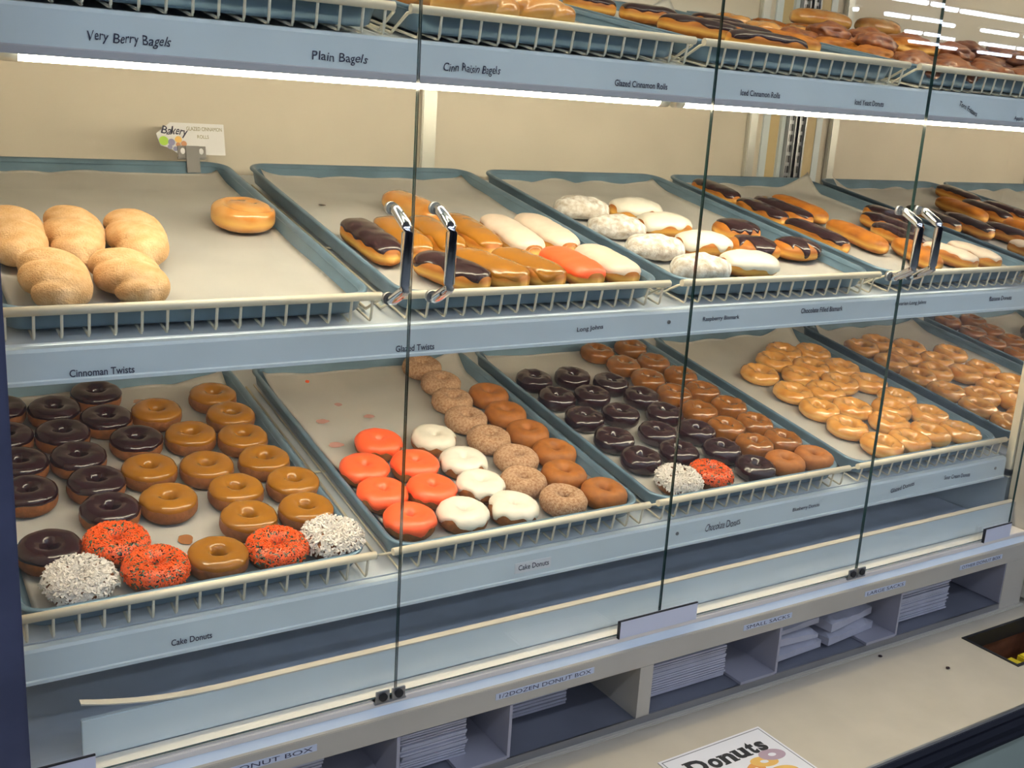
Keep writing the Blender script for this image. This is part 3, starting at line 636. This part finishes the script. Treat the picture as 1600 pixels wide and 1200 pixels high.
def sheet(f, ns, nt, closed, t0=0., t1=2 * math.pi, icing=0., wav=0., seed=0., s0=0., s1=1., drips=0.):
    bm = bmesh.new(); rows = []
    full = icing == 0
    ringn = ns if closed else ns + 1
    for i in range(ringn):
        s = s0 + (s1 - s0) * i / ns; row = []
        if full:
            for j in range(nt): row.append(bm.verts.new(f(s, 2 * math.pi * j / nt)))
        else:
            th = 2 * math.pi * s
            d0 = wav * noise.noise(Vector((math.cos(th) * 2.2 + seed, math.sin(th) * 2.2, 1))) ; d1 = wav * noise.noise(Vector((math.cos(th) * 2.2, math.sin(th) * 2.2, seed + 5)))
            if not closed: d0 = wav * noise.noise(Vector((s * 5, seed, 1))); d1 = wav * noise.noise(Vector((s * 5, seed, 7)))
            a0, a1 = t0 + d0 * 1.6, t1 + d1 * 1.6
            endf = 1. if closed else min(1., min(s - s0, s1 - s) / .06 + .0)
            for j in range(nt + 1):
                g = j / nt; e = min(g, 1 - g) * nt
                off = (-.0009 if e < .5 else icing * .75 if e < 1.5 else icing)
                if not closed: off = -.0009 + (off + .0009) * endf
                row.append(bm.verts.new(f(s, a0 + (a1 - a0) * g, off)))
        rows.append(row)
    n = len(rows); m_ = len(rows[0])
    for i in range(n if closed else n - 1):
        A, B = rows[i], rows[(i + 1) % n]
        for j in range(m_ if full else m_ - 1):
            bm.faces.new((A[j], B[j], B[(j + 1) % m_], A[(j + 1) % m_]))
    if full and not closed:
        bm.faces.new(rows[0]); bm.faces.new(rows[-1][::-1])
    bmesh.ops.recalc_face_normals(bm, faces=bm.faces[:])
    if full and not closed:
        pass
    if not full:
        up = sum(f_.normal.z for f_ in bm.faces)
        if up < 0: bmesh.ops.reverse_faces(bm, faces=bm.faces[:])
    return bm
def mesh_of(bm, name, ms):
    me = bpy.data.meshes.new(name); bm.to_mesh(me); bm.free()
    for x in (ms if isinstance(ms, (list, tuple)) else [ms]): me.materials.append(x)
    for p in me.polygons: p.use_smooth = True
    return me
def rods(f, n, ln, r, t0, t1, seed, mats, dark=.25, flat=False, off=.0015, sticks=.35):
    rnd = random.Random(seed); bm = bmesh.new()
    for _ in range(n):
        s = rnd.random(); t = t0 + (t1 - t0) * rnd.random()
        if rnd.random() < .45: t = t0 + (1.7 - t0) * rnd.random()
        p = f(s, t, off); p2 = f(s + .004, t, off); p3 = f(s, t + .05, off)
        a = (p2 - p); b = (p3 - p)
        if a.length < 1e-7 or b.length < 1e-7: continue
        a.normalize(); b.normalize(); nn = a.cross(b).normalized()
        if nn.z < 0 and t > .3: nn = -nn
        an = rnd.random() * 6.283; d = (a * math.cos(an) + b * math.sin(an) + nn * rnd.uniform(-.1, sticks)).normalized()
        q = d.cross(nn)
        if q.length < .1: continue
        q.normalize(); k = q.cross(d)
        L = ln * rnd.uniform(.6, 1.2) / 2; c = p + nn * .0006 * rnd.random() * 2
        mi = 1 if (len(mats) > 1 and rnd.random() < dark) else 0
        rr, r2 = (r, r) if not flat else (r * 1.3, r * .35)
        vs = [bm.verts.new(c + d * x * L + q * y * rr + k * z * r2) for x in (-1, 1) for y, z in ((-1, -1), (1, -1), (1, 1), (-1, 1))]
        for fc in ((0, 1, 2, 3), (7, 6, 5, 4), (0, 4, 5, 1), (1, 5, 6, 2), (2, 6, 7, 3), (3, 7, 4, 0)):
            bm.faces.new([vs[z] for z in fc]).material_index = mi
    me = bpy.data.meshes.new('topping'); bm.to_mesh(me); bm.free()
    for x in mats: me.materials.append(x)
    return me
NV = 3
CACHE = {}
def kind_meshes(kind):
    """list of variants; each is (body mesh, [(part name, mesh, stuff?)])"""
    if kind in CACHE: return CACHE[kind]
    out = []
    for v in range(NV):
        sd = v * 3.7 + len(kind)
        if kind in ('dark', 'caramel', 'white', 'orange', 'orange_sprinkle', 'coconut'):
            f = ring_fn(.0405, .0088 if kind not in ('orange', 'white') else .0045, .033, sd, e=2.35)
            body = mesh_of(sheet(f, 44, 22, True), 'dough', CAKEB if kind not in ('white', 'orange') else CAKE)
            im = {'dark': CHOC, 'caramel': CARA, 'white': WICE, 'orange': OICE, 'orange_sprinkle': CHOC, 'coconut': CAKEB}[kind]
            wv = {'white': .55, 'orange': .35}.get(kind, .12)
            t0 = {'white': .05, 'orange': .0, 'caramel': .28, 'dark': .22}.get(kind, .05)
            ic = mesh_of(sheet(f, 52, 16, True, t0, math.pi + .35, icing=.0016 if kind not in ('white', 'orange') else .0022, wav=wv, seed=sd), 'icing', im)
            parts = [('icing', ic, 0)]
            if kind == 'orange_sprinkle': parts.append(('sprinkles', rods(f, 2300, .0056, .00072, .0, math.pi + .1, v, [OSPR, KSPR], .17), 1))
            if kind == 'coconut': parts.append(('coconut_shreds', rods(f, 1150, .0105, .0011, .0, math.pi + .1, v, [COCO], flat=True, sticks=1.2, off=.0025), 1))
        elif kind in ('sugar', 'plain'):
            f = ring_fn(.0405, .006, .034, sd, e=2.25, amp=.0012); body = mesh_of(sheet(f, 44, 22, True), 'dough', SUGAR if kind == 'sugar' else CAKE2); parts = []
        elif kind in ('devil', 'brown'):
            f = ring_fn(.0405, .006, .033, sd, e=2.3, amp=.0018); body = mesh_of(sheet(f, 44, 22, True), 'dough', DEVIL if kind == 'devil' else BROWN); parts = []
        elif kind == 'glazed':
            f = ring_fn(.0475, .0160, .031, sd, e=2.0, amp=.0030); body = mesh_of(sheet(f, 44, 22, True), 'dough', GLAZED); parts = []
        out.append((body, parts))
    CACHE[kind] = out; return out
CAKE2 = mat('plain_fried_cake', (.33, .105, .012), .6, var=.15, vs=80, bump=.25, bs=260)
LOOK = {'dark': 'dark chocolate iced cake donut', 'caramel': 'caramel iced cake donut', 'white': 'white iced cake donut', 'orange': 'bright orange iced cake donut',
        'orange_sprinkle': 'orange and green sprinkled donut', 'coconut': 'white coconut covered donut', 'sugar': 'cinnamon sugar dusted donut', 'plain': 'plain golden brown cake donut',
        'devil': 'shiny dark chocolate glazed donut', 'brown': 'shiny brown glazed donut', 'glazed': 'golden glazed ring donut'}
def place(kind, s, u, v, label, name='donut', cat='donut', group=None, scale=1., tilt=0., lift=0.):
    var = kind_meshes(kind); body, parts = var[random.randrange(len(var))]
    M = frame(s, u, v, -.0205 + lift, random.random() * 6.28) @ Matrix.Rotation(tilt, 4, 'X') @ Matrix.Scale(scale, 4)
    if parts:
        t = thing(name, label, cat, group); t.matrix_world = M; mobj('dough', body, t)
        for pn, me, stf in parts:
            o = mobj(pn, me, t)
            if stf: o['kind'] = 'stuff'
    else:
        t = mobj(name, body); t.matrix_world = M; tag(t, label, cat, group)
    return t
def ordinal(k, n): return 'the only one there' if n == 1 else ('frontmost of its kind' if k == 0 else ORD[k] + ' of its kind from the front')
for ti, key in enumerate(('b1', 'b2', 'b3', 'b4')):
    R, items = DON[key]
    kinds = {}
    for it in items: kinds.setdefault(it[0], []).append(it)
    for kd, l in kinds.items():
        l.sort(key=lambda q: q[2])
        for n, (_, u, v) in enumerate(l):
            kk = {'dark': 'devil'}.get(kd, kd) if key == 'b3' else kd
            base = .0475 if kk == 'glazed' else .0405
            lab = '%s on %s, %s' % (LOOK[kk], WHERE['low'][ti], ordinal(n, len(l)))
            place(kk, 'low', u, v, lab, group='%ss on the %s' % (LOOK[kk], WHERE['low'][ti]) if len(l) > 1 else None, scale=(R - .0004) / base, tilt=0)

# ---------------- long johns, bismarks, twists
ICM = {'choco': CHOC, 'caramel': CARA, 'pink': PICE, 'orange': OICE, 'white': WICE}
def john_meshes(L, W, H, ic, seed, cover=.30, body=None, ee=4.2):
    f = loaf_fn(L, W, H, seed, ee=ee, ec=2.5)
    b = mesh_of(sheet(f, 40, 22, False), 'dough', body or YEAST); parts = []
    if ic: parts.append(('icing', mesh_of(sheet(f, 48, 14, False, cover, math.pi - cover, icing=.0017, wav=.35, seed=seed, s0=.012, s1=.988), 'icing', ICM[ic]), 0))
    return b, parts
def place_loaf(name, cat, s, a, b, ms, label, group=None, lift=0., roll=0.):
    body, parts = ms; A = Vector(a); B = Vector(b); c = (A + B) / 2; d = B - A; ang = math.atan2(d.y, d.x) - math.pi / 2
    M = frame(s, c.x, c.y, -.0205 + lift, ang) @ Matrix.Rotation(roll, 4, 'Y')
    t = thing(name, label, cat, group) if parts else mobj(name, body)
    t.matrix_world = M
    if parts:
        mobj('dough', body, t)
        for pn, me, _ in parts: mobj(pn, me, t)
    else: tag(t, label, cat, group)
    return t
LJ = [('choco', (.548, .292), (.551, .158), 'chocolate iced long john at the left edge of the second middle tray'),
      ('caramel', (.607, .302), (.604, .160), 'caramel iced long john second from the left edge of the second middle tray'),
      ('plain', (.690, .455), (.725, .340), 'lone glazed long john lying furthest back on the second middle tray'),
      ('caramel', (.668, .306), (.666, .170), 'caramel iced long john behind the left pair of handles on second middle tray'),
      ('caramel', (.738, .318), (.733, .176), 'caramel iced long john beside the two cream long johns, second middle tray'),
      ('choco', (.592, .128), (.636, .036), 'chocolate iced long john in the front row of the second middle tray'),
      ('caramel', (.658, .138), (.702, .036), 'caramel iced long john beside the front chocolate one, second middle tray'),
      ('caramel', (.728, .138), (.766, .036), 'caramel iced long john left of the orange one, second middle tray'),
      ('pink', (.812, .312), (.806, .168), 'cream iced long john in the back row behind the orange one, second middle tray'),
      ('pink', (.886, .320), (.882, .178), 'cream iced long john at the right edge of the back row, second middle tray'),
      ('orange', (.825, .140), (.834, .036), 'bright orange iced long john in the front row of the second middle tray'),
      ('pink', (.898, .148), (.904, .038), 'cream iced long john right of the orange one in the front row')]
for n, (k, a, b, lab) in enumerate(LJ):
    L = (Vector(a) - Vector(b)).length + .022
    place_loaf('long_john', 'pastry', 'mid', a, b, john_meshes(L, (.029 if n < 5 else .0325) if k != 'plain' else .029, .038, None if k == 'plain' else k, n * 2.3, cover=.25 if k in ('choco', 'caramel') else .0, body=ROLL if k == 'plain' else YEAST), lab, 'long johns on the second middle tray')
EC = [('choco', (1.514, .590), (1.522, .475), 'chocolate iced long john furthest back along the left edge, rightmost middle tray'),
      ('choco', (1.518, .445), (1.520, .325), 'chocolate iced long john in the middle of the left edge, rightmost middle tray'),
      ('choco', (1.578, .460), (1.596, .325), 'thick chocolate iced long john beside the plain brown one, rightmost middle tray'),
      ('plainb', (1.655, .480), (1.664, .345), 'plain brown long john in the back row of the rightmost middle tray'),
      ('choco', (1.520, .300), (1.522, .155), 'chocolate iced long john nearest the front along the left edge, rightmost middle tray'),
      ('plainb', (1.640, .295), (1.630, .150), 'plain golden long john alone in the middle of the rightmost middle tray'),
      ('choco', (1.800, .345), (1.812, .222), 'chocolate topped long john left of the back mirror pair, rightmost middle tray'),
      ('choco', (1.872, .400), (1.880, .262), 'chocolate topped long john against the mirror side, rightmost middle tray'),
      ('plainb', (1.705, .170), (1.662, .045), 'golden long john behind the right pair of handles, rightmost middle tray'),
      ('pink', (1.757, .140), (1.772, .040), 'white iced long john in the front row of the rightmost middle tray'),
      ('pink', (1.835, .140), (1.848, .040), 'white iced long john at the front right corner of the rightmost middle tray'),
      ('choco', (1.752, .270), (1.745, .150), 'chocolate topped long john behind the white ones, rightmost middle tray')]
for n, (k, a, b, lab) in enumerate(EC):
    L = (Vector(a) - Vector(b)).length + .020
    place_loaf('long_john', 'pastry', 'mid', a, b, john_meshes(L, .0265, .034, None if k == 'plainb' else k, n * 1.7 + 40, cover=.35, body=YEAST), lab, 'long johns on the rightmost middle tray')
# bismarks
def bis(kind, seed):
    f = loaf_fn(.112, .037, .040, seed, ee=2.3, ec=2.2, amp=.004 if kind == 'powder' else .0015)
    if kind == 'powder': return mesh_of(sheet(f, 40, 24, False), 'dough', POWD), []
    b = mesh_of(sheet(f, 40, 24, False), 'dough', YEAST)
    return b, [('icing', mesh_of(sheet(f, 44, 16, False, .05, math.pi - .05, icing=.0022, wav=.45 if kind == 'white' else .6, seed=seed, s0=.02, s1=.98), 'icing', WICE if kind == 'white' else CHOC), 0)]
BI = [('powder', 1.062, .400, -.15), ('powder', 1.062, .285, -.2), ('powder', 1.062, .170, -.15), ('powder', 1.078, .066, -.1),
      ('white', 1.180, .385, -.1), ('white', 1.176, .290, -.15), ('white', 1.180, .180, -.15), ('white', 1.192, .072, -.15)]
BL = ['nearest the front rail', 'second from the front rail', 'third from the front rail', 'furthest back']
for n, (k, u, v, an) in enumerate(BI):
    d = Vector((math.cos(an), math.sin(an))) * .05; c = Vector((u, v))
    lab = ('powdered sugar dusted bismark, %s, third middle tray' if k == 'powder' else 'smooth white iced bismark, %s, third middle tray') % BL[3 - n % 4]
    place_loaf('bismark', 'pastry', 'mid', c - d, c + d, bis(k, n * 1.9), lab, 'bismarks on the third middle tray')
def ringb(seed):
    f = loaf_fn(.098, .040, .036, seed, ee=2.2, ec=2.3, amp=.001); b = mesh_of(sheet(f, 40, 24, False), 'dough', YEAST)
    return b, [('icing', mesh_of(sheet(f, 44, 14, False, .45, math.pi - .5, icing=.002, wav=.9, seed=seed, s0=.12, s1=.93), 'icing', CHOC), 0)]
for n, (u, v, an, lab) in enumerate(((1.335, .262, -.1, 'chocolate topped bismark furthest back at the right of the third middle tray'), (1.286, .160, -.5, 'chocolate smeared bismark between the other two chocolate ones, third middle tray'), (1.384, .148, .0, 'chocolate topped bismark with drips at the right edge of the third middle tray'))):
    d = Vector((math.cos(an), math.sin(an))) * .045; c = Vector((u, v))
    place_loaf('bismark', 'pastry', 'mid', c - d, c + d, ringb(n * 5.3), lab, 'chocolate bismarks on the third middle tray')
# twists
TWS = [((.060, .335), (.060, .165), 'cinnamon sugar twist in the back row, left one of three, leftmost middle tray'), ((.138, .335), (.125, .165), 'cinnamon sugar twist in the back row, middle one of three, leftmost middle tray'),
       ((.212, .320), (.205, .155), 'cinnamon sugar twist in the back row, right one of three, leftmost middle tray'), ((.078, .158), (.084, .016), 'cinnamon sugar twist in the front row, left one of two, leftmost middle tray'), ((.150, .155), (.180, .018), 'cinnamon sugar twist with pointed end in the front row, leftmost middle tray')]
for n, (a, b, lab) in enumerate(TWS):
    L = (Vector(a) - Vector(b)).length
    f = loaf_fn(L, .0385, .052, n * 3.3, ee=3.0 if n != 4 else 2.2, ec=2.1, amp=.0012, twist=1.15)
    me = mesh_of(sheet(f, 60, 32, False), 'dough', TWIST)
    place_loaf('cinnamon_twist', 'pastry', 'mid', a, b, (me, []), lab, 'cinnamon twists on the leftmost middle tray')
# lone glazed roll with a spiral crease
def roll_mesh():
    R, H = .0485, .042; bm = bmesh.new(); nr, na = 26, 64; rows = []
    for i in range(nr + 1):
        q = i / nr; row = []
        for k in range(na):
            th = 2 * math.pi * k / na
            t = q * math.pi  # 0 top centre .. pi bottom centre
            r = R * sgn(math.sin(t), .62); z = H / 2 + H / 2 * sgn(math.cos(t), .62)
            if z > H * .55 and r > .001:
                ph = (r / R * 1.6 - th / (2 * math.pi)) % 1.0
                z -= .0045 * math.exp(-((ph - .5) / .10) ** 2) * min(1, r / R * 3) * (1 if r < R * .93 else .4)
            z += .0012 * noise.noise(Vector((r * math.cos(th) * 40, r * math.sin(th) * 40, 2)))
            row.append(bm.verts.new((r * math.cos(th), r * math.sin(th), max(z, .0003))))
        rows.append(row)
    for a, b in zip(rows, rows[1:]):
        for k in range(na): bm.faces.new((a[k], b[k], b[(k + 1) % na], a[(k + 1) % na]))
    bmesh.ops.remove_doubles(bm, verts=bm.verts[:], dist=1e-6); bmesh.ops.recalc_face_normals(bm, faces=bm.faces[:])
    return mesh_of(bm, 'glazed_roll', ROLL)
o = mobj('glazed_roll', roll_mesh()); o.matrix_world = frame('mid', .393, .350, -.0205, .6); tag(o, 'round glazed cinnamon roll alone at the right of the leftmost middle tray', 'pastry')

# ---------------- top shelf pastries
for n, (a, b, k, lab) in enumerate((((1.060, .50), (1.150, .47), 'choco', 'chocolate iced long john at the back left of the third top tray'), ((1.165, .46), (1.270, .43), 'choco', 'chocolate iced long john behind the front one, third top tray'),
        ((1.160, .335), (1.235, .215), 'choco', 'chocolate iced long john in the middle of the third top tray'), ((1.245, .33), (1.325, .215), 'choco', 'chocolate iced long john right of the middle one, third top tray'),
        ((1.345, .46), (1.380, .36), 'choco', 'chocolate iced long john at the back right of the third top tray'), ((1.355, .30), (1.395, .17), 'plainb', 'plain golden long john at the right edge of the third top tray'),
        ((1.16, .15), (1.29, .10), 'choco', 'chocolate iced long john nearest the rail of the third top tray'))):
    L = (Vector(a) - Vector(b)).length + .01
    place_loaf('long_john', 'pastry', 'top', a, b, john_meshes(L, .027, .034, None if k == 'plainb' else k, n * 2.9 + 80, cover=.4), lab, 'long johns on the third top tray')
for n, (a, b) in enumerate((((.600, .14), (.705, .10)), ((.715, .165), (.815, .12)), ((.56, .26), (.66, .24)))):
    L = (Vector(a) - Vector(b)).length + .015
    f = loaf_fn(L, .036, .046, n * 2.3 + 9, ee=2.6, ec=2.1, twist=1.4)
    place_loaf('braided_roll', 'pastry', 'top', a, b, (mesh_of(sheet(f, 50, 30, False), 'dough', ROLL), []), 'golden braided roll on the second top tray, %s' % ('left one behind the rail', 'right one behind the rail', 'the one further back')[n], 'braided rolls on the second top tray')
def fritter(seed, R, H, m_):
    bm = bmesh.new(); bmesh.ops.create_icosphere(bm, subdivisions=4, radius=1)
    for v in bm.verts:
        p = v.co.copy(); d = 1 + .28 * noise.noise(p * 1.6 + Vector((seed, 0, 0))) + .10 * noise.noise(p * 4.5 + Vector((0, seed, 0)))
        v.co = Vector((p.x * R * d, p.y * R * d * .8, max(0, H * .42 + p.z * H * .58 * d)))
    return mesh_of(bm, 'fritter', m_)
FM = [fritter(1, .050, .034, BRK), fritter(5, .052, .034, ROLL), fritter(9, .046, .036, BRK), fritter(14, .052, .034, YEAST)]
rnd = random.Random(5); nn = 0
FR = []
for j, v in enumerate((.055, .150, .245, .345, .445, .545)):
    for i in range(4):
        FR.append((1.525 + i * .112, v, 0 if j < 4 else 1))
FR += [(1.58, .20, 9), (1.70, .21, 9), (1.81, .20, 9), (1.60, .34, 9), (1.72, .34, 9), (1.84, .34, 9)]
for n, (u, v, c) in enumerate(FR):
    me = FM[rnd.choice((0, 2, 0, 3)) if c in (0, 9) else rnd.choice((1, 3))]
    o = mobj('fritter', me); o.matrix_world = frame('top', u + rnd.uniform(-.004, .004), v, -.0205 + (.020 if c == 9 else 0), rnd.random() * 6)
    if c == 9: lab = 'lumpy fritter heaped on the others, %s of the upper ones, top tray' % ['front left', 'front middle', 'front right', 'back left', 'back middle', 'back right'][n - 24]
    else: lab = 'lumpy golden brown fritter, row %s back and %s across, rightmost top tray' % (['one', 'two', 'three', 'four', 'five', 'six'][n // 4], ['leftmost', 'second', 'third', 'rightmost'][n % 4])
    tag(o, lab, 'pastry', 'fritters heaped on the rightmost top tray')

f = loaf_fn(.16, .038, .042, 3.3, ee=3.4, ec=2.2)
place_loaf('golden_loaf', 'pastry', 'top', (1.775, .615), (1.915, .585), (mesh_of(sheet(f, 40, 22, False), 'dough', ROLL), []), 'long golden loaf shaped roll at the back of the rightmost top tray', lift=.024)
